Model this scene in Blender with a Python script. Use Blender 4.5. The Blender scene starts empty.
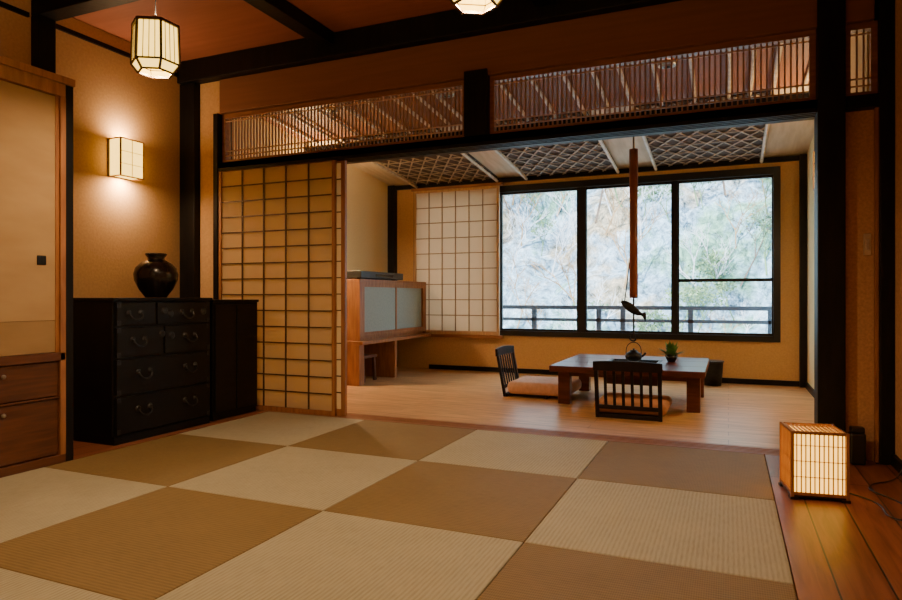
import bpy, bmesh, math, random
from mathutils import Vector, Matrix
random.seed(7)
SC = bpy.context.scene
COL = SC.collection

# ------------------------------------------------------------ materials
def newmat(name):
    m = bpy.data.materials.new(name); m.use_nodes = True
    nt = m.node_tree; b = nt.nodes["Principled BSDF"]
    return m, nt, b
def c4(c): return (c[0], c[1], c[2], 1)
def simple(name, col, rough=.5, metal=0, col2=None, scale=(1,1,1), ns=6, bump=0, detail=6, lo=.35, hi=.65, spec=.5, bd=.01):
    m, nt, b = newmat(name)
    b.inputs["Base Color"].default_value = c4(col)
    b.inputs["Roughness"].default_value = rough
    b.inputs["Metallic"].default_value = metal
    b.inputs["Specular IOR Level"].default_value = spec
    if col2 is None: col2 = tuple(x*.8 for x in col)
    tc = nt.nodes.new("ShaderNodeTexCoord"); mp = nt.nodes.new("ShaderNodeMapping")
    mp.inputs["Scale"].default_value = scale
    n = nt.nodes.new("ShaderNodeTexNoise"); n.inputs["Scale"].default_value = ns; n.inputs["Detail"].default_value = detail
    r = nt.nodes.new("ShaderNodeValToRGB")
    r.color_ramp.elements[0].position = lo; r.color_ramp.elements[0].color = c4(col2)
    r.color_ramp.elements[1].position = hi; r.color_ramp.elements[1].color = c4(col)
    L = nt.links.new
    L(tc.outputs["Object"], mp.inputs[0]); L(mp.outputs[0], n.inputs["Vector"]); L(n.outputs[0], r.inputs[0]); L(r.outputs[0], b.inputs["Base Color"])
    if bump:
        bp = nt.nodes.new("ShaderNodeBump"); bp.inputs["Strength"].default_value = bump; bp.inputs["Distance"].default_value = bd
        L(n.outputs[0], bp.inputs["Height"]); L(bp.outputs[0], b.inputs["Normal"])
    return m
def planks(name, c1, c2, cm, w, l, rot=0, rough=.3, grain=(.35,6), mortar=.0018):
    m, nt, b = newmat(name); L = nt.links.new
    tc = nt.nodes.new("ShaderNodeTexCoord"); mp = nt.nodes.new("ShaderNodeMapping")
    mp.inputs["Rotation"].default_value = (0,0,rot)
    br = nt.nodes.new("ShaderNodeTexBrick")
    br.inputs["Color1"].default_value = c4(c1); br.inputs["Color2"].default_value = c4(c2); br.inputs["Mortar"].default_value = c4(cm)
    br.inputs["Scale"].default_value = 1; br.inputs["Mortar Size"].default_value = mortar
    br.inputs["Brick Width"].default_value = l; br.inputs["Row Height"].default_value = w; br.inputs["Mortar Smooth"].default_value = .2
    br.offset = .37
    mp2 = nt.nodes.new("ShaderNodeMapping"); mp2.inputs["Scale"].default_value = (1.2, 14, 1)
    n = nt.nodes.new("ShaderNodeTexNoise"); n.inputs["Scale"].default_value = 2.4; n.inputs["Detail"].default_value = 8; n.inputs["Distortion"].default_value = .8
    mx = nt.nodes.new("ShaderNodeMix"); mx.data_type = 'RGBA'; mx.blend_type = 'MULTIPLY'; mx.inputs[0].default_value = 1
    r = nt.nodes.new("ShaderNodeValToRGB"); r.color_ramp.elements[0].position=.3; r.color_ramp.elements[0].color=(grain[0]+.2,grain[0]+.15,grain[0]+.1,1)
    r.color_ramp.elements[1].position=.62; r.color_ramp.elements[1].color=(1,1,1,1)
    L(tc.outputs["Object"], mp.inputs[0]); L(mp.outputs[0], br.inputs["Vector"]); L(mp.outputs[0], mp2.inputs[0]); L(mp2.outputs[0], n.inputs["Vector"])
    L(n.outputs[0], r.inputs[0]); L(br.outputs["Color"], mx.inputs[6]); L(r.outputs[0], mx.inputs[7]); L(mx.outputs[2], b.inputs["Base Color"])
    b.inputs["Roughness"].default_value = rough
    bp = nt.nodes.new("ShaderNodeBump"); bp.inputs["Strength"].default_value=.35; bp.inputs["Distance"].default_value=.004; bp.invert = True
    L(br.outputs["Fac"], bp.inputs["Height"]); L(bp.outputs[0], b.inputs["Normal"])
    return m
def tatami(name, c1, c2, axis):
    m, nt, b = newmat(name); L = nt.links.new
    tc = nt.nodes.new("ShaderNodeTexCoord")
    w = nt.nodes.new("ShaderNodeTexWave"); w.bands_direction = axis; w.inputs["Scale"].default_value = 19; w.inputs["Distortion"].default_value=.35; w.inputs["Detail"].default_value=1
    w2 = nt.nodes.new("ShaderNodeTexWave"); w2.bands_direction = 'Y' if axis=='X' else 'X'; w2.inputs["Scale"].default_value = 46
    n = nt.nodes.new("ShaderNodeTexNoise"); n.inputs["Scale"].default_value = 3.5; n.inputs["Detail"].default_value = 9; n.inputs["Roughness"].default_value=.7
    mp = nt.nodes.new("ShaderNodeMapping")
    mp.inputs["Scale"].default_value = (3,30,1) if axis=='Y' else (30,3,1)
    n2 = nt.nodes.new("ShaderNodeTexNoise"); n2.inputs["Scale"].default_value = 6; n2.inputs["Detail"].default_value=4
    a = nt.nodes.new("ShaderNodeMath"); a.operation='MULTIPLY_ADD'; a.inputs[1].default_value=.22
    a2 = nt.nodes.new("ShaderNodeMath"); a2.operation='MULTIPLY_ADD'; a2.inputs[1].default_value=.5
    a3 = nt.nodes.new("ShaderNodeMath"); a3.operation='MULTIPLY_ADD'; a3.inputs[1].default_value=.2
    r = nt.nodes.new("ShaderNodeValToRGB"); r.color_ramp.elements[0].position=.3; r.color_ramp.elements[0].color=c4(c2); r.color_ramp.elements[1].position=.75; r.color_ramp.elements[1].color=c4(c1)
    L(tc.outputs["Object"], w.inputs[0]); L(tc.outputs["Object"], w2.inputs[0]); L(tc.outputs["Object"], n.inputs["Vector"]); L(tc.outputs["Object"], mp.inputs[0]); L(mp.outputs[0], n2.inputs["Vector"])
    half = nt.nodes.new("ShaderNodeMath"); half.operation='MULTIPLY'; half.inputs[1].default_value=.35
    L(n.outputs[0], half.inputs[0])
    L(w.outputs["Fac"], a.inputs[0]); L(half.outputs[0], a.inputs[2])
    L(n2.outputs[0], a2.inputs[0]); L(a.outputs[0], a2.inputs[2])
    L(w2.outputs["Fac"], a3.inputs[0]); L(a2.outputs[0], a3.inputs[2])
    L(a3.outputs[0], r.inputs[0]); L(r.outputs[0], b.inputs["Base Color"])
    bp = nt.nodes.new("ShaderNodeBump"); bp.inputs["Strength"].default_value=.5; bp.inputs["Distance"].default_value=.003
    L(a3.outputs[0], bp.inputs["Height"]); L(bp.outputs[0], b.inputs["Normal"])
    b.inputs["Roughness"].default_value=.62; b.inputs["Specular IOR Level"].default_value=.25
    return m
def emis(name, col, s, base=(.9,.8,.6)):
    m, nt, b = newmat(name); L = nt.links.new
    b.inputs["Base Color"].default_value = c4(base); b.inputs["Roughness"].default_value=.8
    tc = nt.nodes.new("ShaderNodeTexCoord"); n = nt.nodes.new("ShaderNodeTexNoise"); n.inputs["Scale"].default_value=30; n.inputs["Detail"].default_value=5
    r = nt.nodes.new("ShaderNodeValToRGB"); r.color_ramp.elements[0].color=c4([x*.8 for x in col]); r.color_ramp.elements[1].color=c4(col)
    L(tc.outputs["Object"], n.inputs["Vector"]); L(n.outputs[0], r.inputs[0]); L(r.outputs[0], b.inputs["Emission Color"])
    b.inputs["Emission Strength"].default_value = s
    return m
def paper(name, col, tcol, f=.5):
    m, nt, b = newmat(name); L = nt.links.new
    out = nt.nodes["Material Output"]
    b.inputs["Base Color"].default_value=c4(col); b.inputs["Roughness"].default_value=.85; b.inputs["Specular IOR Level"].default_value=.1
    tc = nt.nodes.new("ShaderNodeTexCoord"); n = nt.nodes.new("ShaderNodeTexNoise"); n.inputs["Scale"].default_value=12; n.inputs["Detail"].default_value=6
    r = nt.nodes.new("ShaderNodeValToRGB"); r.color_ramp.elements[0].color=c4([x*.88 for x in col]); r.color_ramp.elements[1].color=c4(col)
    L(tc.outputs["Object"], n.inputs["Vector"]); L(n.outputs[0], r.inputs[0]); L(r.outputs[0], b.inputs["Base Color"])
    t = nt.nodes.new("ShaderNodeBsdfTranslucent"); t.inputs[0].default_value=c4(tcol)
    mx = nt.nodes.new("ShaderNodeMixShader"); mx.inputs[0].default_value=f
    L(b.outputs[0], mx.inputs[1]); L(t.outputs[0], mx.inputs[2]); L(mx.outputs[0], out.inputs["Surface"])
    return m

M = {}
M['black'] = simple('dark_stained_timber', (.010,.008,.007), .48, col2=(.005,.0045,.0045), scale=(6,6,1), ns=5, bump=.15, spec=.2)
M['lacquer'] = simple('black_lacquer', (.006,.005,.005), .42, col2=(.0035,.003,.003), ns=9, bump=.05, spec=.2)
M['drawer'] = simple('black_lacquer_drawer', (.008,.0065,.006), .42, col2=(.005,.004,.004), scale=(1,1,8), ns=6, bump=.08, spec=.2)
M['iron'] = simple('dark_iron', (.06,.06,.062), .42, .85, col2=(.025,.025,.026), ns=40, bump=.2)
M['ironblk'] = simple('cast_iron_black', (.015,.015,.016), .45, .4, col2=(.008,.008,.008), ns=50, bump=.3)
M['plaster'] = simple('ochre_clay_plaster', (.68,.42,.20), .92, col2=(.59,.35,.16), ns=60, bump=.25, lo=.3, hi=.7, spec=.1, bd=.004)
M['plaster2'] = simple('pale_ochre_clay_plaster', (.90,.70,.34), .92, col2=(.83,.63,.30), ns=60, bump=.2, lo=.3, hi=.7, spec=.1, bd=.004)
M['plaster3'] = simple('brown_clay_plaster', (.62,.36,.20), .92, col2=(.46,.26,.14), ns=70, bump=.4, lo=.3, hi=.7, spec=.1, bd=.004)
M['header'] = simple('stained_cedar_board', (.25,.10,.045), .6, col2=(.22,.088,.038), scale=(.5,4,9), ns=4, bump=.02)
M['ceil'] = simple('red_brown_ceiling_board', (.36,.12,.065), .6, col2=(.31,.10,.05), scale=(.6,6,1), ns=3, bump=.03)
M['cedar'] = simple('orange_cedar', (.42,.18,.065), .45, col2=(.28,.11,.038), scale=(6,6,.8), ns=6, bump=.06)
M['cedarx'] = simple('orange_cedar_rail', (.36,.15,.055), .45, col2=(.24,.095,.03), scale=(.8,8,8), ns=6, bump=.06)
M['cedary'] = simple('brown_cedar_drawer', (.14,.048,.02), .35, col2=(.085,.028,.012), scale=(6,.8,9), ns=5, bump=.06)
M['latt'] = simple('lattice_wood', (.38,.21,.09), .5, col2=(.27,.14,.06), scale=(6,6,1), ns=6)
M['lattpale'] = simple('pale_lattice_wood', (.60,.37,.18), .5, col2=(.46,.27,.13), scale=(6,6,1), ns=6)
M['kumiko'] = simple('shoji_lattice_wood', (.10,.048,.02), .5, col2=(.06,.03,.013), scale=(6,6,1), ns=6)
M['shoji'] = paper('shoji_paper', (.78,.66,.46), (.95,.80,.52), .6)
M['shojiw'] = paper('shoji_paper_window', (.88,.77,.64), (.85,.66,.48), .45)
M['fusuma'] = simple('fusuma_paper', (.50,.34,.17), .85, col2=(.43,.28,.135), scale=(1,1,3), ns=3, bump=.1, lo=.3, hi=.7, spec=.15)
M['fusumad'] = simple('fusuma_paper_band', (.40,.26,.12), .85, col2=(.33,.21,.095), scale=(1,1,4), ns=3, bump=.1, lo=.3, hi=.7, spec=.15)
M['tatL'] = tatami('tatami_rush_painted_sheen', (.46,.42,.29), (.26,.235,.155), 'X')  # paler albedo paints in the stronger reflection of this weave direction
M['tatD'] = tatami('tatami_rush_painted_dim', (.27,.180,.068), (.135,.088,.030), 'Y')  # same rush turned; browner albedo paints in its weaker reflection
M['sub'] = simple('subfloor', (.06,.035,.02), .8)
M['boards'] = planks('red_brown_floor_boards', (.34,.12,.058), (.22,.075,.036), (.006,.003,.002), .155, 3.6, math.pi/2, .36, mortar=.0035)
M['pine'] = planks('honey_pine_floor', (.80,.49,.22), (.71,.41,.175), (.30,.14,.06), .13, 2.4, 0, .30)
M['table'] = simple('polished_red_brown_table', (.15,.036,.018), .30, col2=(.08,.018,.010), scale=(.9,7,5), ns=5, bump=.02, spec=.35)
M['zaisu'] = simple('dark_chair_wood', (.014,.008,.007), .5, col2=(.008,.005,.0045), scale=(5,5,1), ns=6, spec=.25)
M['cushion'] = simple('zabuton_fabric', (.62,.30,.15), .95, col2=(.52,.24,.11), ns=30, bump=.3)
M['cushion2'] = simple('zabuton_fabric_tan', (.80,.49,.34), .95, col2=(.7,.41,.27), ns=30, bump=.3)
M['glaze'] = simple('dark_brown_glaze', (.012,.008,.007), .2, col2=(.008,.006,.005), ns=5, bump=.05)
M['bluepanel'] = simple('blue_grey_cloth_panel', (.38,.47,.43), .8, col2=(.32,.41,.38), ns=50, bump=.15)
M['lamp'] = emis('glowing_lantern_paper', (1,.62,.10), 4.0)
M['sconce'] = emis('glowing_sconce_paper', (1,.60,.09), 4.6)
M['floorlamp'] = emis('glowing_floor_lantern_paper', (1,.52,.07), 3.6)
M['plastic'] = simple('black_plastic', (.01,.01,.011), .35, col2=(.008,.008,.008))
M['ivory'] = simple('ivory_plastic', (.55,.42,.28), .4)
M['metal'] = simple('brushed_nickel', (.6,.58,.52), .3, 1, ns=80)
M['cream'] = simple('cream_ceiling_board', (.66,.53,.34), .7, col2=(.54,.42,.26), scale=(6,.7,1), ns=4)
M['bamboo'] = simple('weathered_bamboo', (.66,.54,.36), .4, col2=(.45,.35,.21), scale=(2,5,2), ns=4)
M['frame'] = simple('black_aluminium_frame', (.012,.012,.013), .4, .3)
M['rail'] = simple('weathered_balcony_timber', (.10,.14,.19), .7, col2=(.07,.10,.14), scale=(1,5,5), ns=5)
M['sand'] = simple('hearth_ash', (.33,.30,.26), .95, col2=(.22,.2,.17), ns=40, bump=.4)
M['leaf'] = simple('green_leaf', (.16,.34,.07), .5, col2=(.07,.18,.035), ns=20)
M['pole'] = simple('smoked_bamboo_red', (.28,.075,.03), .3, col2=(.16,.04,.018), scale=(5,5,1), ns=5)
M['rope'] = simple('hemp_rope', (.22,.14,.07), .9, ns=60, bump=.4)
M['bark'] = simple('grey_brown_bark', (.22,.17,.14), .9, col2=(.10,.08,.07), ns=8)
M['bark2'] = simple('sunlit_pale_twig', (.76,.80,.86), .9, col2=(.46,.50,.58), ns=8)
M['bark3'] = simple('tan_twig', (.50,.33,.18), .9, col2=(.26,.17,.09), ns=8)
M['scrub'] = simple('green_scrub_leaf', (.22,.36,.18), .9, col2=(.09,.17,.09), ns=1.5)
M['panelback'] = simple('smoked_bamboo_backing', (.12,.085,.06), .75, col2=(.07,.05,.036), ns=12, spec=.2)
M['strip'] = simple('split_bamboo_strip', (.48,.38,.26), .6, col2=(.28,.21,.14), ns=14, spec=.3)

def glass():
    m, nt, b = newmat('window_glass'); L = nt.links.new; out = nt.nodes["Material Output"]
    t = nt.nodes.new("ShaderNodeBsdfTransparent"); g = nt.nodes.new("ShaderNodeBsdfGlossy"); g.inputs["Roughness"].default_value=.02
    mx = nt.nodes.new("ShaderNodeMixShader"); mx.inputs[0].default_value=.04
    L(t.outputs[0], mx.inputs[1]); L(g.outputs[0], mx.inputs[2]); L(mx.outputs[0], out.inputs["Surface"])
    return m
M['glass'] = glass()
def hillmat():
    m, nt, b = newmat('sunlit_hillside_scrub'); L = nt.links.new
    tc = nt.nodes.new("ShaderNodeTexCoord")
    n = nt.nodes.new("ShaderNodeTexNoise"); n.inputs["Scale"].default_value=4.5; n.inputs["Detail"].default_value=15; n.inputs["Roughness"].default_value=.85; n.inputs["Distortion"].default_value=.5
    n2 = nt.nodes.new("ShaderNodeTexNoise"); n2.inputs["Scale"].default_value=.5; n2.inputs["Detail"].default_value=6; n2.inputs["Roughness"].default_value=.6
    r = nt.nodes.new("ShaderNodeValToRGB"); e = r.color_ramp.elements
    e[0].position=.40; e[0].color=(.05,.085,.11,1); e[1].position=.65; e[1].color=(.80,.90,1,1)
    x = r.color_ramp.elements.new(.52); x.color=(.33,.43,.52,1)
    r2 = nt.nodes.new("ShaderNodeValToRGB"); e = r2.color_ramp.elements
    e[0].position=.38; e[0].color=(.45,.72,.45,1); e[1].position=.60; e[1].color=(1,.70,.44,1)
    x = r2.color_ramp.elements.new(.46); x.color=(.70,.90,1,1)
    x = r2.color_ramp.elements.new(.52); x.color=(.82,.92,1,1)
    mx = nt.nodes.new("ShaderNodeMix"); mx.data_type='RGBA'; mx.blend_type='MULTIPLY'; mx.inputs[0].default_value=1
    L(tc.outputs["Object"], n.inputs["Vector"]); L(tc.outputs["Object"], n2.inputs["Vector"])
    L(n.outputs[0], r.inputs[0]); L(n2.outputs[0], r2.inputs[0]); L(r.outputs[0], mx.inputs[6]); L(r2.outputs[0], mx.inputs[7]); L(mx.outputs[2], b.inputs["Base Color"])
    b.inputs["Roughness"].default_value=.95
    return m
M['hill'] = hillmat()

# ------------------------------------------------------------ builders
def empty(name, loc=(0,0,0), rz=0):
    e = bpy.data.objects.new(name, None); e.location = loc; e.rotation_euler = (0,0,rz); e.empty_display_size=.1
    COL.objects.link(e); return e
def finish(name, bm, mat, parent=None, bevel=0, seg=2, smooth=False):
    bmesh.ops.recalc_face_normals(bm, faces=bm.faces)
    me = bpy.data.meshes.new(name); bm.to_mesh(me); bm.free()
    if smooth:
        for p in me.polygons: p.use_smooth = True
    o = bpy.data.objects.new(name, me); COL.objects.link(o)
    me.materials.append(mat)
    if parent: o.parent = parent
    if bevel:
        md = o.modifiers.new('bevel','BEVEL'); md.width=bevel; md.segments=seg; md.limit_method='ANGLE'
    return o
def addbox(bm, b):
    x0,x1,y0,y1,z0,z1 = b
    v = [bm.verts.new(p) for p in ((x0,y0,z0),(x1,y0,z0),(x1,y1,z0),(x0,y1,z0),(x0,y0,z1),(x1,y0,z1),(x1,y1,z1),(x0,y1,z1))]
    for f in ((0,1,2,3),(4,5,6,7),(0,1,5,4),(1,2,6,5),(2,3,7,6),(3,0,4,7)): bm.faces.new([v[i] for i in f])
def boxes(name, lst, mat, parent=None, bevel=0, seg=2):
    bm = bmesh.new()
    for b in lst: addbox(bm, b)
    return finish(name, bm, mat, parent, bevel, seg)
def addbar(bm, p0, p1, w, d, w1=None, d1=None):
    p0=Vector(p0); p1=Vector(p1); z=(p1-p0).normalized()
    x=Vector((1,0,0)) if abs(z.x)<.9 else Vector((0,1,0))
    x=(x-z*x.dot(z)).normalized(); y=z.cross(x)
    w1 = w if w1 is None else w1; d1 = d if d1 is None else d1
    v=[]
    for p,a,b in ((p0,w,d),(p1,w1,d1)):
        for sx,sy in ((-1,-1),(1,-1),(1,1),(-1,1)): v.append(bm.verts.new(p+x*sx*a/2+y*sy*b/2))
    out=[]
    for f in ((0,1,2,3),(4,5,6,7),(0,1,5,4),(1,2,6,5),(2,3,7,6),(3,0,4,7)): out.append(bm.faces.new([v[i] for i in f]))
    return out
def bars(name, lst, mat, parent=None, bevel=0):
    bm = bmesh.new()
    for b in lst: addbar(bm, *b)
    return finish(name, bm, mat, parent, bevel)
def lathe(name, prof, mat, parent=None, seg=32, loc=(0,0,0), rot=0, smooth=True):
    bm = bmesh.new(); rings=[]
    for r,z in prof:
        rings.append([bm.verts.new((loc[0]+r*math.cos(rot+2*math.pi*i/seg), loc[1]+r*math.sin(rot+2*math.pi*i/seg), loc[2]+z)) for i in range(seg)])
    for a,b in zip(rings, rings[1:]):
        for i in range(seg): bm.faces.new((a[i],a[(i+1)%seg],b[(i+1)%seg],b[i]))
    if prof[0][0]>1e-4: bm.faces.new(rings[0])
    if prof[-1][0]>1e-4: bm.faces.new(rings[-1])
    bmesh.ops.remove_doubles(bm, verts=bm.verts, dist=1e-5)
    return finish(name, bm, mat, parent, smooth=smooth)
def tube(name, pts, r, mat, parent=None, cyc=False, res=3):
    cu = bpy.data.curves.new(name,'CURVE'); cu.dimensions='3D'; cu.bevel_depth=r; cu.bevel_resolution=res; cu.use_fill_caps=True
    s = cu.splines.new('NURBS'); s.points.add(len(pts)-1)
    for i,p in enumerate(pts): s.points[i].co=(p[0],p[1],p[2],1)
    s.order_u = min(4,len(pts)); s.use_endpoint_u=not cyc; s.use_cyclic_u=cyc; s.resolution_u=6
    o = bpy.data.objects.new(name, cu); COL.objects.link(o)
    me = bpy.data.meshes.new_from_object(o.evaluated_get(bpy.context.evaluated_depsgraph_get()))
    bpy.data.objects.remove(o); me.name=name
    if not me.materials: me.materials.append(mat)
    else: me.materials[0]=mat
    for p in me.polygons: p.use_smooth=True
    o = bpy.data.objects.new(name, me); COL.objects.link(o)
    if parent: o.parent=parent
    return o
def area(name, loc, size, power, col, rot=(0,0,0), parent=None):
    l = bpy.data.lights.new(name,'AREA'); l.shape='DISK'; l.size=size; l.energy=power; l.color=col
    o = bpy.data.objects.new(name,l); o.location=loc; o.rotation_euler=rot; COL.objects.link(o)
    if parent: o.parent=parent
    return o

# ------------------------------------------------------------ shell
CZ=2.87
boxes('floor', [(-4.4,.95,-1.55,7.45,-.13,-.03)], M['sub'])
boxes('floor_wood_boards', [(.192,.82,-1.40,4.09,-.03,0.0)], M['boards'])
boxes('floor_back_room', [(-4.0,.72,4.275,7.33,-.03,0.0)], M['pine'])
boxes('floor_alcove', [(-4.25,-3.335,2.45,4.09,-.03,0.0)], M['boards'])
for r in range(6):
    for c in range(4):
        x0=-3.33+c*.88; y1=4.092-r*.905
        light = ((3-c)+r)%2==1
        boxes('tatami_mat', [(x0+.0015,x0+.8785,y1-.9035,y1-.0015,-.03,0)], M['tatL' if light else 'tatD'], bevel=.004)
boxes('floor_threshold_track', [(-3.90,.73,4.095,4.115,-.03,.001),(-3.90,.73,4.13,4.145,-.03,.001),(-3.90,.73,4.165,4.18,-.03,.001),(-3.90,.73,4.20,4.215,-.03,.001),(-3.90,.73,4.235,4.273,-.03,.001),(-3.90,.73,4.095,4.273,-.03,-.008)], M['cedarx'])
boxes('wall_left', [(-4.37,-4.25,-1.52,4.26,-.03,CZ)], M['plaster'])
boxes('wall_rear', [(-4.25,.94,-1.52,-1.40,-.03,CZ)], M['plaster'])
boxes('wall_right', [(.82,.94,-1.40,4.27,-.03,CZ)], M['plaster3'])
boxes('wall_partition_stub', [(-4.08,-3.905,4.14,4.25,-.03,2.69),(-3.905,-3.85,4.14,4.25,2.41,2.69)], M['plaster'])
boxes('wall_partition_right', [(.592,.734,4.17,4.21,0,1.93)], M['plaster3'])
boxes('wall_partition_header', [(-3.85,.73,4.115,4.235,2.412,2.69)], M['header'], bevel=.006)
boxes('ceiling', [(-4.37,.94,-1.52,4.32,CZ,CZ+.08)], M['ceil'])
boxes('ceiling_beam', [(-4.25,.82,4.05,4.30,2.692,CZ)], M['black'], bevel=.008)
boxes('ceiling_beam', [(-4.25,.82,2.82,2.95,2.765,CZ)], M['black'], bevel=.006)
boxes('ceiling_beam', [(-4.25,.82,.9,1.03,2.765,CZ)], M['black'], bevel=.006)
for x in (-2.82,-1.15):
    boxes('ceiling_beam', [(x,x+.13,-1.4,.9,2.775,CZ),(x,x+.13,1.03,2.82,2.775,CZ),(x,x+.13,2.95,4.05,2.775,CZ)], M['black'], bevel=.006)
boxes('trim_wall_left', [(-4.25,-4.23,2.96,4.07,2.745,2.775),(-4.25,-4.23,-1.4,2.80,2.745,2.775)], M['black'])
boxes('trim_post_corner', [(-4.25,-4.085,4.08,4.25,0,2.69)], M['black'], bevel=.006)
boxes('trim_post_left', [(-4.25,-4.17,2.82,2.94,0,2.765)], M['black'], bevel=.005)
boxes('trim_jamb', [(-3.903,-3.855,4.10,4.27,0,2.41)], M['black'], bevel=.004)
boxes('trim_post_main', [(.455,.59,4.085,4.25,0,2.69)], M['black'], bevel=.008)
boxes('trim_post_right', [(.75,.82,4.10,4.27,0,2.69)], M['black'], bevel=.005)
boxes('trim_post_center', [(-1.67,-1.50,4.095,4.26,2.0,2.45)], M['black'], bevel=.006)
boxes('trim_head_jamb', [(-3.85,.455,4.10,4.115,1.93,2.0),(-3.85,.455,4.135,4.15,1.93,2.0),(-3.85,.455,4.17,4.185,1.93,2.0),(-3.85,.455,4.205,4.27,1.93,2.0),(-3.85,.455,4.10,4.27,1.955,2.0),(.59,.75,4.10,4.27,1.93,2.0)], M['black'])
boxes('trim_door_right', [(.734,.75,4.13,4.25,0,1.93)], M['cedar'])
boxes('baseboard_right', [(.80,.82,-1.40,4.10,0,.06)], M['black'])

# transom lattices
def transom(x0,x1):
    e = empty('transom_lattice_panel')
    boxes('frame', [(x0,x1,4.15,4.20,2.002,2.03),(x0,x1,4.15,4.20,2.375,2.41),(x0,x0+.03,4.15,4.20,2.03,2.375),(x1-.03,x1,4.15,4.20,2.03,2.375)], M['cedarx'], e)
    n=int((x1-x0-.06)/.031); st=(x1-x0-.06)/n
    boxes('slats', [(x0+.03+i*st-.0045,x0+.03+i*st+.0045,4.165,4.178,2.03,2.375) for i in range(1,n)], M['latt'], e)
    boxes('rails', [(x0+.03,x1-.03,4.155,4.164,z,z+.008) for z in (2.06,2.10,2.345)], M['lattpale'], e)
transom(-3.85,-1.672); transom(-1.498,.453); transom(.592,.748)

# back room shell
boxes('wall_back_room_left', [(-4.12,-4.0,4.26,7.45,-.03,2.8)], M['plaster2'])
boxes('wall_back_room_right', [(.72,.84,4.272,7.45,-.03,2.8)], M['plaster2'])
boxes('wall_window_side', [(-4.0,-3.66,7.33,7.45,-.03,2.8),(.485,.72,7.33,7.45,-.03,2.8),(-3.66,.485,7.33,7.45,-.03,.44),(-3.66,.485,7.33,7.45,2.225,2.8)], M['plaster'])
boxes('wall_partition_upper_back', [(-4.0,.72,4.235,4.30,2.41,2.8)], M['plaster'])
boxes('baseboard_back', [(-3.45,.72,7.31,7.33,0,.055)], M['black'])
boxes('baseboard_back_right', [(.70,.72,4.3,7.25,0,.055)], M['black'])
boxes('trim_corner_left', [(-4.0,-3.91,7.24,7.33,0,2.32)], M['black'])
boxes('trim_corner_right', [(.655,.72,7.26,7.33,0,2.32)], M['black'])
boxes('trim_window_top_rail', [(-3.91,.655,7.29,7.33,2.27,2.32)], M['black'])
zc = lambda y: 2.33+.1*(7.33-y)
def slope_slab(name, x0,x1,y0,y1,off,th,mat,parent=None):
    bm=bmesh.new()
    v=[bm.verts.new(p) for p in ((x0,y0,zc(y0)-off),(x1,y0,zc(y0)-off),(x1,y1,zc(y1)-off),(x0,y1,zc(y1)-off),(x0,y0,zc(y0)-off+th),(x1,y0,zc(y0)-off+th),(x1,y1,zc(y1)-off+th),(x0,y1,zc(y1)-off+th))]
    for f in ((0,1,2,3),(4,5,6,7),(0,1,5,4),(1,2,6,5),(2,3,7,6),(3,0,4,7)): bm.faces.new([v[i] for i in f])
    return finish(name,bm,mat,parent)
slope_slab('ceiling_back_room',-4.0,.72,4.30,7.33,0,.08,M['cream'])
slope_slab('ceiling_back_room_boards',-4.0,.72,4.30,5.5,.02,.02,M['header'])
for x0,x1 in ((-3.6,-2.53),(-2.17,-1.12),(-.72,.31)):
    e=empty('woven_ceiling_panel')
    y0,y1=5.55,7.27
    slope_slab('backing',x0,x1,y0,y1,.02,.018,M['panelback'],e)
    L=[]; sp=.15; sl=.62
    for sgn,off in ((1,.026),(-1,.032)):
        k=-20
        while k<40:
            xs=x0+k*sp
            if sgn>0: ya=max(y0,y0+(x0-xs)/sl); yb=min(y1,y0+(x1-xs)/sl)
            else: ya=max(y0,y0+(xs-x1)/sl); yb=min(y1,y0+(xs-x0)/sl)
            if yb-ya>.03: L.append(((xs+sgn*sl*(ya-y0),ya,zc(ya)-off),(xs+sgn*sl*(yb-y0),yb,zc(yb)-off),.016,.006))
            k+=1
    y=y0+.08
    while y<y1:
        L.append(((x0,y,zc(y)-.038),(x1,y,zc(y)-.038),.012,.006)); y+=.24
    bars('strips',L,M['strip'],e)
bp = empty('bamboo_ceiling_poles')
k=0
for x in (-3.6,-2.53,-2.17,-1.12,-.72,.31):
    tube('pole_%d'%k,[(x,4.36,zc(4.36)-.055),(x,5.8,zc(5.8)-.055),(x,7.27,zc(7.27)-.055)],.017,M['bamboo'],bp); k+=1
for x in (-3.85,-3.32,-3.06,-2.8,-2.35,-1.9,-1.63,-1.38,-.92,-.5,-.25,0,.15,.52):
    tube('pole_%d'%k,[(x,4.36,zc(4.36)-.045),(x+.02,5.0,zc(5)-.045),(x,5.5,zc(5.5)-.045)],.015,M['bamboo'],bp); k+=1
boxes('trim_back_ceiling_crossbar',[(-4.0,.72,5.48,5.54,zc(5.5)-.12,zc(5.5)-.076)],M['black'])
for x,pw in ((-3.2,130),(-2.1,105),(-.4,105)):  # added lamps, hidden behind the header, to warm the back room
    e=empty('added_downlight',(x,4.80,zc(4.8)-.045))
    lathe('trim_ring',[(.05,0),(.062,0),(.064,.025),(.05,.025),(.05,0)],M['metal'],e,24)
    area('bulb',(0,0,.003),.09,pw,(1,.66,.34),(0,0,0),e)

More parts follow.
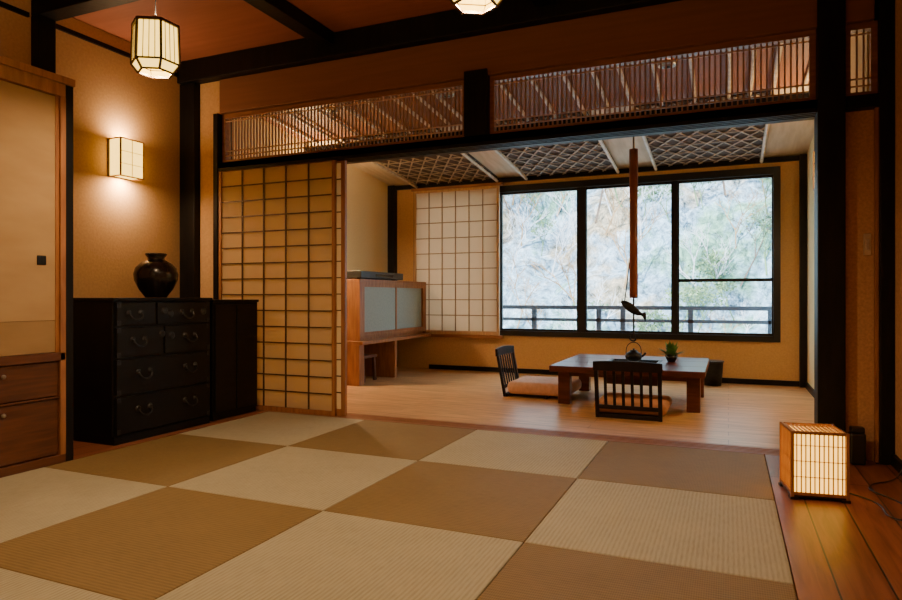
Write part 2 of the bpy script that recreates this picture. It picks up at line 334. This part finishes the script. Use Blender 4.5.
# window
w = empty('window_1')
fb=[(-3.66,.485,7.30,7.42,.44,.50),(-3.66,.485,7.30,7.42,2.15,2.225),(-3.66,-3.60,7.30,7.42,.5,2.15),(.42,.485,7.30,7.42,.5,2.15)]
for x,ww in ((-2.55,.04),(-1.54,.045),(-.528,.03)): fb.append((x-ww,x+ww,7.33,7.40,.5,2.15))
fb += [(-.498,.42,7.35,7.38,1.06,1.095)]
for a,b_ in ((-2.51,-1.585),(-1.495,-.558),(-.498,.42)):
    fb += [(a,b_,7.35,7.39,.5,.525),(a,b_,7.35,7.39,2.125,2.15),(a,a+.012,7.35,7.39,.525,2.125),(b_-.012,b_,7.35,7.39,.525,2.125)]
boxes('frame', fb, M['frame'], w)
boxes('glass', [(-3.60,.42,7.366,7.370,.5,2.15)], M['glass'], w)

# shoji
def shoji(x0,x1,y,z0,z1,cols,rows,pmat,fw=.035,kw=.008,fmat='cedar'):
    e = empty('shoji_screen')
    boxes('frame',[(x0,x0+fw,y-.014,y+.014,z0,z1),(x1-fw,x1,y-.014,y+.014,z0,z1),(x0+fw,x1-fw,y-.014,y+.014,z0,z0+fw*1.4),(x0+fw,x1-fw,y-.014,y+.014,z1-fw,z1)],M[fmat],e)
    a0,a1,b0,b1=x0+fw,x1-fw,z0+fw*1.4,z1-fw
    l=[(a0+(a1-a0)*i/cols-kw/2,a0+(a1-a0)*i/cols+kw/2,y-.012,y-.001,b0,b1) for i in range(1,cols)]
    l+=[(a0,a1,y-.0115,y-.0015,b0+(b1-b0)*i/rows-kw/2,b0+(b1-b0)*i/rows+kw/2) for i in range(1,rows)]
    boxes('lattice',l,M['kumiko' if fmat!='lattpale' else 'latt'],e)
    boxes('paper',[(a0,a1,y+.0,y+.002,b0,b1)],pmat,e)
shoji(-3.85,-2.725,4.1225,.002,1.953,5,15,M['shoji'],fw=.025,kw=.009)
shoji(-3.82,-2.655,4.1575,.002,1.953,5,15,M['shoji'],fw=.035)
shoji(-3.63,-2.50,7.26,.445,2.225,6,9,M['shojiw'],fw=.03,kw=.010,fmat='lattpale')
boxes('trim_window_shoji_rail',[(-3.66,-2.46,7.235,7.29,.405,.443),(-3.66,-2.46,7.235,7.29,2.227,2.26)],M['cedarx'])

# exterior: balcony, hillside, trees
e = empty('balcony_railing')
boxes('rails',[(-5,2.4,8.28,8.34,.74,.79),(-5,2.4,8.28,8.32,.585,.625),(-5,2.4,8.28,8.32,.40,.44)],M['rail'],e)
boxes('posts',[(x,x+.06,8.28,8.34,-.13,.74) for x in (-4.2,-3.3,-2.4,-1.55,-1.25,-.45,.42,1.3)],M['rail'],e,bevel=.004)
boxes('balcony_deck',[(-5,2.5,7.46,8.4,-.2,-.13)],M['rail'])
bm=bmesh.new(); N=110; g=[]
from mathutils import noise
def hz(x,t):
    y=12+t*11; z=-3+t*15
    n=noise.noise(Vector((x*.25,t*4,0)))*1.2+noise.noise(Vector((x*.9,t*14,3)))*.5+noise.noise(Vector((x*2.5,t*38,9)))*.3
    return (x,y-n,z+n*.5)
for i in range(N+1):
    g.append([bm.verts.new(hz(-26+46*j/N,i/N)) for j in range(N+1)])
for i in range(N):
    for j in range(N): bm.faces.new((g[i][j],g[i][j+1],g[i+1][j+1],g[i+1][j]))
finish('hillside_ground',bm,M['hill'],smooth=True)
def tree(bm,p,d,L,r,depth,mi,leaf=False):
    q=p+d*L
    for f in addbar(bm,p,q,r*2,r*2,r*1.3,r*1.3): f.material_index=mi
    if depth==0:
        if leaf:
            for k in range(2):
                c=q+Vector([random.uniform(-.08,.08) for _ in range(3)])
                a=Vector([random.uniform(-.04,.04) for _ in range(3)]); b=Vector([random.uniform(-.04,.04) for _ in range(3)])
                f=bm.faces.new([bm.verts.new(c),bm.verts.new(c+a),bm.verts.new(c+a+b),bm.verts.new(c+b)]); f.material_index=3
        return
    for k in range(random.choice((2,3,3))):
        nd=(d+Vector((random.uniform(-.8,.8),random.uniform(-.6,.6),random.uniform(-.25,.5)))).normalized()
        tree(bm,p+d*L*random.uniform(.6,1),nd,L*random.uniform(.6,.85),r*.62,depth-1,mi,leaf)
bm=bmesh.new()
for mi,cnt,dp,sc,lf in ((0,22,6,.9,False),(1,30,5,.5,False),(2,56,5,.5,False),(3,34,5,.34,True)):
    for i in range(cnt):
        x=random.uniform(-11,4); t=random.uniform(.10,.62)
        if lf: x=random.uniform(-10,2); t=random.uniform(.12,.42)
        p=Vector(hz(x,t)); s=random.uniform(.8,1.5)*sc
        tree(bm,p,Vector((random.uniform(-.5,.5),-.25,1)).normalized(),s,.020*s/sc**.5,dp,mi,lf)
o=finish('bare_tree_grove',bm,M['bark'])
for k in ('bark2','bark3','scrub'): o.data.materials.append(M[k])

# ------------------------------------------------------------ closet
cl = empty('built_in_closet')
boxes('carcass',[(-4.245,-3.37,.5,2.40,0,2.06)],M['cedary'],cl)
boxes('end_post',[(-3.42,-3.325,2.40,2.445,0,2.06)],M['black'],cl,bevel=.003)
boxes('top_rail',[(-4.245,-3.315,.5,2.45,2.06,2.10),(-3.37,-3.325,.5,2.40,1.99,2.06)],M['cedar'],cl,bevel=.003)
boxes('end_panel',[(-4.245,-3.42,2.40,2.435,0,2.06)],M['plaster'],cl)
boxes('middle_rail',[(-3.37,-3.325,.5,2.40,.555,.60),(-3.37,-3.325,.5,2.40,0,.045),(-3.37,-3.33,.5,2.40,.352,.362)],M['cedary'],cl,bevel=.003)
for i,(a,b_) in enumerate(((.52,1.45),(1.46,2.37))):
    xo=-3.35 if i else -3.362
    boxes('sliding_door_%d'%(i+1),[(xo-.012,xo+.008,a+.02,b_-.02,.775,1.985)],M['fusuma'],cl)
    boxes('sliding_door_band_%d'%(i+1),[(xo-.012,xo+.008,a+.02,b_-.02,.603,.773)],M['fusumad'],cl)
    boxes('sliding_door_frame_%d'%(i+1),[(xo-.014,xo+.012,a,a+.02,.60,1.99),(xo-.014,xo+.012,b_-.02,b_,.60,1.99)],M['cedar'],cl)
boxes('door_pull',[(-3.345,-3.337,2.25,2.30,1.07,1.12)],M['ironblk'],cl,bevel=.004)
boxes('closet_stile',[(-3.37,-3.325,2.37,2.40,.045,1.99)],M['cedar'],cl)
dr=[]; kn=[]
for a,b_ in ((.52,1.14),(1.15,1.77),(1.78,2.365)):
    dr += [(-3.37,-3.338,a,b_,.05,.348),(-3.37,-3.338,a,b_,.366,.55)]
    kn += [((a+b_)/2,.50),((a+b_)/2,.305)]
boxes('drawer_fronts',dr,M['cedary'],cl,bevel=.004)
bm=bmesh.new()
for y,z in kn:
    bmesh.ops.create_uvsphere(bm,u_segments=16,v_segments=8,radius=.011,matrix=Matrix.Translation((-3.328,y,z)))
finish('drawer_knobs',bm,M['metal'],cl,smooth=True)

# ------------------------------------------------------------ tansu chests
def bail(y,z,xf,par,n,w=.045):
    tube('bail_pull_%d'%n,[(xf+.008,y-w,z),(xf+.022,y-w*1.1,z-.02),(xf+.026,y-w*.5,z-.045),(xf+.026,y+w*.5,z-.045),(xf+.022,y+w*1.1,z-.02),(xf+.008,y+w,z)],.005,M['iron'],par)
    bm=bmesh.new()
    for s in (-1,1):
        bmesh.ops.create_cone(bm,cap_ends=True,segments=16,radius1=.02,radius2=.014,depth=.008,matrix=Matrix.Translation((xf+.004,y+s*w,z))@Matrix.Rotation(math.pi/2,4,'Y'))
    finish('pull_plates_%d'%n,bm,M['iron'],par)
t = empty('tansu_drawer_chest')
Y0,Y1,XF=2.76,3.56,-3.40
boxes('carcass',[(-4.16,XF-.015,Y0,Y1,.05,.875)],M['lacquer'],t,bevel=.003)
boxes('top_board',[(-4.17,XF+.006,Y0-.01,Y1+.005,.875,.895)],M['lacquer'],t,bevel=.004)
boxes('plinth',[(-4.14,XF-.01,Y0+.01,Y1-.01,0,.05)],M['lacquer'],t)
boxes('drawer_fronts',[(XF-.015,XF,Y0+.02,3.07,.725,.865),(XF-.015,XF,3.085,Y1-.02,.725,.865),(XF-.015,XF,Y0+.02,3.13,.53,.71),(XF-.015,XF,3.145,Y1-.02,.53,.71),(XF-.015,XF,Y0+.02,Y1-.02,.30,.515),(XF-.015,XF,Y0+.02,Y1-.02,.06,.285)],M['drawer'],t,bevel=.004)
n=0
for y,z in ((2.91,.80),(3.33,.80),(2.94,.635),(3.36,.64),(2.98,.43),(3.36,.43),(2.98,.20),(3.36,.20)):
    n+=1; bail(y,z,XF,t,n)
l=[]
for y in (Y0+.02,Y1-.05):
    for z0,z1 in ((.835,.865),(.725,.755),(.68,.71),(.53,.56),(.485,.515),(.30,.33),(.255,.285),(.06,.09)): l.append((XF,XF+.002,y,y+.03,z0,z1))
boxes('corner_ironwork',l,M['iron'],t)
bm=bmesh.new()
for y,z in ((3.14,.81),(3.19,.79),(3.48,.80),(3.12,.66),(3.20,.645)):
    bmesh.ops.create_cone(bm,cap_ends=True,segments=10,radius1=.026,radius2=.018,depth=.006,matrix=Matrix.Translation((XF+.003,y,z))@Matrix.Rotation(math.pi/2,4,'Y'))
finish('lock_plates',bm,M['iron'],t)
t = empty('tansu_side_cabinet')
boxes('carcass',[(-4.06,XF-.02,3.59,4.07,.04,.86)],M['lacquer'],t,bevel=.003)
boxes('top_board',[(-4.07,XF-.005,3.58,4.075,.86,.88)],M['lacquer'],t,bevel=.004)
boxes('plinth',[(-4.04,XF-.025,3.60,4.06,0,.04)],M['lacquer'],t)
boxes('door_fronts',[(XF-.02,XF-.008,3.605,3.82,.06,.845),(XF-.02,XF-.008,3.83,4.055,.06,.845)],M['drawer'],t,bevel=.004)

v = empty('ceramic_vase',(-3.72,3.36,.896)); v.scale=(.93,.93,.97)
lathe('body',[(0,0),(.075,0),(.082,.01),(.12,.06),(.152,.125),(.158,.17),(.145,.215),(.11,.25),(.075,.268),(.062,.275),(.06,.29),(.074,.308),(.078,.318),(.07,.322),(.058,.30),(.05,.28),(0,.27)],M['glaze'],v,48)

# ------------------------------------------------------------ lamps
WARM=(1,.67,.37)
def pendant(x,y,zb,dn,up):
    e=empty('pendant_lantern',(x,y,zb)); R=math.pi/6
    prof=[(.080,.004),(.113,.045),(.106,.235)]
    bm=bmesh.new(); rings=[]
    for r,z in prof: rings.append([bm.verts.new((r*math.cos(R+i*math.pi/3),r*math.sin(R+i*math.pi/3),z)) for i in range(6)])
    for a,b_ in zip(rings,rings[1:]):
        for i in range(6): bm.faces.new((a[i],a[(i+1)%6],b_[(i+1)%6],b_[i]))
    finish('paper',bm,M['lamp'],e)
    P=lambda r,i,z:(r*math.cos(R+i*math.pi/3),r*math.sin(R+i*math.pi/3),z)
    L=[]
    for i in range(6):
        L+=[(P(.083,i,0),P(.117,i,.045),.009,.009),(P(.117,i,.045),P(.110,i,.245),.009,.009)]
        for r,z,wd in ((.083,.003,.008),(.117,.045,.008),(.110,.24,.013)): L.append((P(r,i,z),P(r,i+1,z),wd,wd))
        for k in (1/4,1/2,3/4):
            a=Vector(P(.115,i,.045)).lerp(Vector(P(.115,i+1,.045)),k); b_=Vector(P(.108,i,.24)).lerp(Vector(P(.108,i+1,.24)),k)
            L.append((a,b_,.003,.003))
    bars('frame',L,M['kumiko'],e)
    lathe('cap',[(.055,.235),(.055,.25),(.018,.255),(.018,.285),(0,.285)],M['kumiko'],e,6,rot=R,smooth=False)
    tube('cord',[(0,0,.28),(0,0,.5),(0,0,CZ-zb-.02)],.0035,M['plastic'],e)
    lathe('ceiling_rose',[(0,CZ-zb-.028),(.035,CZ-zb-.022),(.04,CZ-zb-.001),(0,CZ-zb-.001)],M['kumiko'],e,20)
    area('bulb_down',(0,0,.012),.12,dn,WARM,(0,0,0),e)
    area('bulb_up',(0,0,.295),.05,up,WARM,(math.pi,0,0),e)
pendant(-2.66,2.40,2.03,15,6)
pendant(-.90,2.33,2.03,21,5)
pendant(-2.66,.05,2.03,15,4)  # added lamp out of view, brightens the foreground
pendant(-.90,-.35,2.03,21,5)  # also an added, unseen lamp for the near mats

def sconce(loc,rz,w=.2,h=.29,d=.13,pw=7):
    e=empty('wall_sconce',loc,rz)
    boxes('backplate',[(0,.012,-w/2-.005,w/2+.005,0,h)],M['kumiko'],e)
    boxes('paper',[(.014,d,-w/2+.004,w/2-.004,.006,h-.006)],M['sconce'],e)
    f=[]
    for y in (-w/2,w/2): f.append((d-.004,d+.006,y-.005,y+.005,0,h))
    for y in (-w/2,w/2):
        for z in (0,h): f.append((.012,d+.006,y-.005,y+.005,z-.004,z+.004))
    for z in (0,h): f.append((d-.004,d+.006,-w/2,w/2,z-.004,z+.004))
    for z in (h*.33,h*.66): f.append((d,d+.004,-w/2,w/2,z-.0015,z+.0015))
    f.append((d,d+.004,-.0015,.0015,0,h))
    boxes('frame',f,M['cedar'],e)
    area('bulb_down',(d*.55,0,-.001),.09,pw,WARM,(0,0,0),e)
    area('bulb_up',(d*.55,0,h+.001),.09,pw*.6,WARM,(math.pi,0,0),e)
sconce((-4.249,3.50,1.80),0,h=.28,pw=8)
sconce((-3.999,5.45,1.70),0,pw=32)  # added lamp hidden behind the shoji, lights the back-room wall
sconce((.719,5.40,1.70),math.pi,pw=14)  # added lamp hidden by the main post, brightens the back room

fl=empty('floor_lantern',(.355,3.362,0),math.radians(8))
s=.109
boxes('paper',[(-s+.008,s-.008,-s+.008,s-.008,.03,.288)],M['floorlamp'],fl)
f=[(-s,s,-s,-s+.006,.29,.303),(-s,s,s-.006,s,.29,.303),(-s,-s+.006,-s,s,.29,.303),(s-.006,s,-s,s,.29,.303)]
for a in (-1,1):
    for b_ in (-1,1): f.append((a*s-.006,a*s+.006,b_*s-.006,b_*s+.006,.0,.303))
for z in (.028,): f+=[(-s,s,-s-.003,-s+.006,z-.008,z+.004),(-s,s,s-.006,s+.003,z-.008,z+.004),(-s-.003,-s+.006,-s,s,z-.008,z+.004),(s-.006,s+.003,-s,s,z-.008,z+.004)]
for k in range(1,12):
    x=-s+2*s*k/12
    f+=[(x-.0022,x+.0022,-s,-s+.005,.03,.29),(x-.0022,x+.0022,s-.005,s,.03,.29),(-s,-s+.005,x-.0022,x+.0022,.03,.29),(s-.005,s,x-.0022,x+.0022,.03,.29),(x-.003,x+.003,-s,s,.29,.298)]
for z in (.10,.17,.24): f+=[(-s,s,-s+.003,-s+.007,z-.0015,z+.0015),(-s+.003,-s+.007,-s,s,z-.0015,z+.0015)]
boxes('frame',f,M['cedar'],fl)
boxes('base',[(-s-.004,s+.004,-s-.004,s+.004,.012,.02),(-s-.01,-s+.025,-s-.01,-s+.025,0,.012),(s-.025,s+.01,-s-.01,-s+.025,0,.012),(-s-.01,-s+.025,s-.025,s+.01,0,.012),(s-.025,s+.01,s-.025,s+.01,0,.012)],M['plastic'],fl)
tube('lantern_power_cord',[(.48,3.43,.006),(.56,3.38,.006),(.62,3.25,.006),(.58,3.12,.006),(.66,3.05,.006),(.72,3.2,.006),(.68,3.4,.006),(.58,3.5,.006),(.64,3.66,.006),(.74,3.7,.006),(.785,3.75,.05),(.808,3.76,.2)],.0035,M['plastic'])
o=empty('wall_outlet'); boxes('plate',[(.812,.8195,3.70,3.80,.16,.28)],M['ivory'],o,bevel=.002); boxes('plug',[(.795,.812,3.74,3.78,.19,.225)],M['plastic'],o,bevel=.003)
o=empty('light_switch'); boxes('plate',[(.685,.722,4.163,4.1695,1.13,1.25)],M['ivory'],o,bevel=.002); boxes('rocker',[(.695,.712,4.160,4.163,1.16,1.22)],M['metal'],o,bevel=.001)
o=empty('black_adapter_box'); boxes('body',[(.60,.675,4.02,4.09,.001,.17)],M['plastic'],o,bevel=.01); boxes('lid',[(.605,.67,4.025,4.085,.17,.20)],M['plastic'],o,bevel=.006)

# ------------------------------------------------------------ low hearth table
tb=empty('low_hearth_table',(-.76,5.80,0)); a=.60; q=.22; h=.335
boxes('top',[(-a,a,-a,-q,h-.05,h),(-a,a,q,a,h-.05,h),(-a,-q,-q,q,h-.05,h),(q,a,-q,q,h-.05,h)],M['table'],tb,bevel=.006)
boxes('hearth_frame',[(-q,q,-q,-q+.025,h-.06,h+.001),(-q,q,q-.025,q,h-.06,h+.001),(-q,-q+.025,-q,q,h-.06,h+.001),(q-.025,q,-q,q,h-.06,h+.001)],M['ironblk'],tb)
boxes('hearth_box',[(-q+.001,q-.001,-q+.001,q-.001,.16,.18),(-q+.001,-q+.02,-q,q,.18,h-.06),(q-.02,q-.001,-q,q,.18,h-.06),(-q,q,-q+.001,-q+.02,.18,h-.06),(-q,q,q-.02,q-.001,.18,h-.06)],M['table'],tb)
boxes('ash',[(-q+.021,q-.021,-q+.021,q-.021,.18,h-.05)],M['sand'],tb)
boxes('apron',[(-a+.08,a-.08,-a+.18,-a+.21,h-.10,h-.05),(-a+.08,a-.08,a-.21,a-.18,h-.10,h-.05),(-a+.09,-a+.12,-a+.21,a-.21,h-.10,h-.05),(a-.12,a-.09,-a+.21,a-.21,h-.10,h-.05)],M['table'],tb)
L=[]
for sx in (-1,1):
    for sy in (-1,1): L.append((sx*(a-.09)-.05,sx*(a-.09)+.05,sy*(a-.19)-.045,sy*(a-.19)+.045,0,h-.05))
boxes('legs',L,M['table'],tb,bevel=.006)

kt=empty('hanging_iron_kettle',(-.76,5.80,.338)); kt.scale=(.75,.75,.8)
lathe('body',[(0,0),(.05,0),(.085,.02),(.098,.055),(.085,.09),(.05,.105),(.045,.112),(0,.112)],M['ironblk'],kt,32)
lathe('lid',[(.046,.112),(.04,.122),(.012,.126),(.014,.14),(0,.143)],M['ironblk'],kt,24)
tube('spout',[(.08,0,.05),(.12,0,.07),(.135,0,.10)],.012,M['ironblk'],kt)
tube('bail_handle',[(-.085,0,.08),(-.09,0,.15),(-.05,0,.20),(0,0,.212),(.05,0,.20),(.09,0,.15),(.085,0,.08)],.005,M['ironblk'],kt)
jz=empty('hearth_hanging_hook',(-.76,5.80,0))
lathe('bamboo_sleeve',[(0,.89),(.036,.89),(.038,.92),(.036,1.35),(.039,1.36),(.036,1.37),(.036,1.75),(.039,1.76),(.036,1.77),(.038,2.19),(0,2.19)],M['pole'],jz,20)
tube('rope',[(0,0,2.18),(.0,0,2.3),(0,0,zc(5.8)-.02)],.008,M['rope'],jz)
tube('iron_rod',[(0,0,.90),(0,0,.8),(0,0,.68),(0,0,.60)],.008,M['ironblk'],jz)
tube('hook',[(0,0,.60),(0,0,.565),(.025,0,.53),(.0,0,.51),(-.035,0,.525),(-.033,0,.56)],.008,M['ironblk'],jz)
bm=bmesh.new()
prof=[(-.11,.004),(-.10,.022),(-.06,.042),(-.02,.046),(.03,.034),(.06,.016),(.07,.014),(.10,.042),(.105,.034)]
rings=[]
for u,r in prof:
    rings.append([bm.verts.new((u,.45*r*math.cos(2*math.pi*i/12),.79+u*-.6+r*math.sin(2*math.pi*i/12))) for i in range(12)])
for A,B in zip(rings,rings[1:]):
    for i in range(12): bm.faces.new((A[i],A[(i+1)%12],B[(i+1)%12],B[i]))
bm.faces.new(rings[0]); bm.faces.new(rings[-1])
finish('fish_lever',bm,M['ironblk'],jz,smooth=True)
tube('lever_cord',[(-.08,0,.84),(-.065,0,.95),(-.045,0,1.1),(-.038,0,1.2)],.005,M['ironblk'],jz)

pp=empty('potted_table_plant',(-.455,5.90,h+.002))
lathe('bowl',[(0,0),(.03,0),(.045,.03),(.055,.055),(.05,.055),(.04,.035),(0,.03)],M['glaze'],pp,24)
bm=bmesh.new()
for i in range(60):
    an=random.uniform(0,6.28); el=random.uniform(.25,1.45); Ln=random.uniform(.08,.16)
    d=Vector((math.cos(an)*math.cos(el),math.sin(an)*math.cos(el),math.sin(el))); s_=d.cross(Vector((0,0,1))).normalized()*.02
    p=Vector((0,0,.045)); m_=p+d*Ln*.6; tip=p+d*Ln-Vector((0,0,.01))
    vs=[bm.verts.new(p),bm.verts.new(m_+s_),bm.verts.new(tip),bm.verts.new(m_-s_)]; bm.faces.new(vs)
finish('leaves',bm,M['leaf'],pp)

# ------------------------------------------------------------ legless chairs
def zaisu(loc,rz,cm,zt_=.135,ln=.60):
    e=empty('legless_floor_chair',loc,rz)
    w=.225
    B=[]
    for sx in (-1,1): B.append(((sx*w,0,.0),(sx*w,-.075,.40),.028,.022))
    for i in range(1,7):
        x=-w+2*w*i/7; B.append(((x,-.012,.075),(x,-.066,.365),.022,.010))
    B.append(((-w,-.014,.085),(w,-.014,.085),.018,.03))
    bars('back_slats',B,M['zaisu'],e,.002)
    bm=bmesh.new(); prev=None
    for i in range(13):
        u=-1+2*i/12; y=-.072-.018*(1-u*u); x=u*(w+.02); zt=.425+.012*(1-u*u)
        r=[bm.verts.new((x,y-.012,.36)),bm.verts.new((x,y+.012,.36)),bm.verts.new((x,y+.008,zt)),bm.verts.new((x,y-.016,zt))]
        if prev:
            for k in range(4): bm.faces.new((prev[k],prev[(k+1)%4],r[(k+1)%4],r[k]))
        else: bm.faces.new(r)
        prev=r
    bm.faces.new(prev); finish('crest_rail',bm,M['zaisu'],e,.003)
    boxes('seat',[(-w,w,.0,.40,.012,.028),(-w,w,-.005,.02,0,.03),(-w,w,.36,.39,0,.012)],M['zaisu'],e,.003)
    boxes('cushion',[(-w-.04,w+.04,.025,ln,.029,zt_)],cm,e,.045,6)
zaisu((-.675,4.87,0),0,M['cushion'],.115,.56)
zaisu((-1.86,5.78,0),-math.pi/2,M['cushion2'],.14,.60)

# ------------------------------------------------------------ sideboard in back room
cb=empty('wall_sideboard')
boxes('body_frame',[(-3.99,-3.45,5.66,5.70,.45,1.06),(-3.99,-3.45,7.19,7.23,.45,1.06),(-3.99,-3.45,5.66,7.23,1.06,1.085),(-3.99,-3.47,5.70,7.19,.45,.48),(-3.99,-3.95,5.70,7.19,.48,1.06),(-3.47,-3.45,5.70,7.19,.48,.51),(-3.47,-3.45,5.70,7.19,1.03,1.06)],M['cedar'],cb,bevel=.003)
boxes('ledge_board',[(-3.99,-3.38,5.60,7.23,.415,.45)],M['cedar'],cb,bevel=.004)
boxes('sliding_panels',[(-3.475,-3.46,5.76,6.44,.535,1.005),(-3.49,-3.477,6.46,7.15,.535,1.005)],M['bluepanel'],cb)
boxes('panel_frames',[(-3.478,-3.453,5.70,5.76,.51,1.03),(-3.478,-3.453,6.44,6.47,.51,1.03),(-3.478,-3.453,7.15,7.19,.51,1.03),(-3.478,-3.455,5.76,7.15,.51,.535),(-3.478,-3.455,5.76,7.15,1.005,1.03)],M['cedar'],cb)
boxes('supports',[(-3.97,-3.42,5.60,5.70,0,.415),(-3.97,-3.42,6.36,6.41,0,.415),(-3.97,-3.92,5.70,7.1,.30,.415)],M['cedar'],cb,bevel=.004)
st=empty('small_wooden_stool',(-3.66,5.98,0))
boxes('seat',[(-.15,.15,-.14,.14,.25,.28)],M['cedary'],st,bevel=.004)
bars('legs',[((sx*.13,sy*.12,0),(sx*.12,sy*.11,.25),.03,.03) for sx in (-1,1) for sy in (-1,1)],M['cedary'],st)
av=empty('audio_receiver')
boxes('body',[(-3.86,-3.52,5.80,6.75,1.10,1.175)],M['plastic'],av,bevel=.004)
boxes('feet',[(-3.84,-3.80,5.85,5.9,1.086,1.10),(-3.6,-3.55,5.85,5.9,1.086,1.10),(-3.84,-3.80,6.6,6.65,1.086,1.10),(-3.6,-3.55,6.6,6.65,1.086,1.10)],M['plastic'],av)
boxes('display',[(-3.52,-3.517,6.1,6.5,1.12,1.15)],M['glaze'],av)

wb=empty('waste_basket',(-.15,7.10,0))
lathe('body',[(0,0),(.085,0),(.105,.24),(.108,.25),(.10,.25),(.08,.012),(0,.012)],M['ironblk'],wb,28)
lathe('rim',[(.106,.235),(.113,.238),(.113,.25),(.106,.252)],M['plastic'],wb,28)

# ------------------------------------------------------------ world, sun, camera
wd=bpy.data.worlds.new('World'); SC.world=wd; wd.use_nodes=True
bg=wd.node_tree.nodes['Background']; bg.inputs[0].default_value=(.64,.83,1,1); bg.inputs[1].default_value=5.6
sl=bpy.data.lights.new('sun','SUN'); sl.energy=18; sl.angle=.02; sl.color=(1,.95,.87)
so=bpy.data.objects.new('sun',sl); so.rotation_euler=(math.radians(48),0,math.radians(-25)); so.location=(0,0,12); COL.objects.link(so)
cam=bpy.data.cameras.new('camera'); cam.sensor_width=36; cam.lens=36*644/902; cam.shift_y=-3/902; cam.clip_end=200
co=bpy.data.objects.new('camera',cam); co.location=(0,0,.9); co.rotation_euler=(math.pi/2,0,math.radians(23.3)); COL.objects.link(co)
SC.camera=co
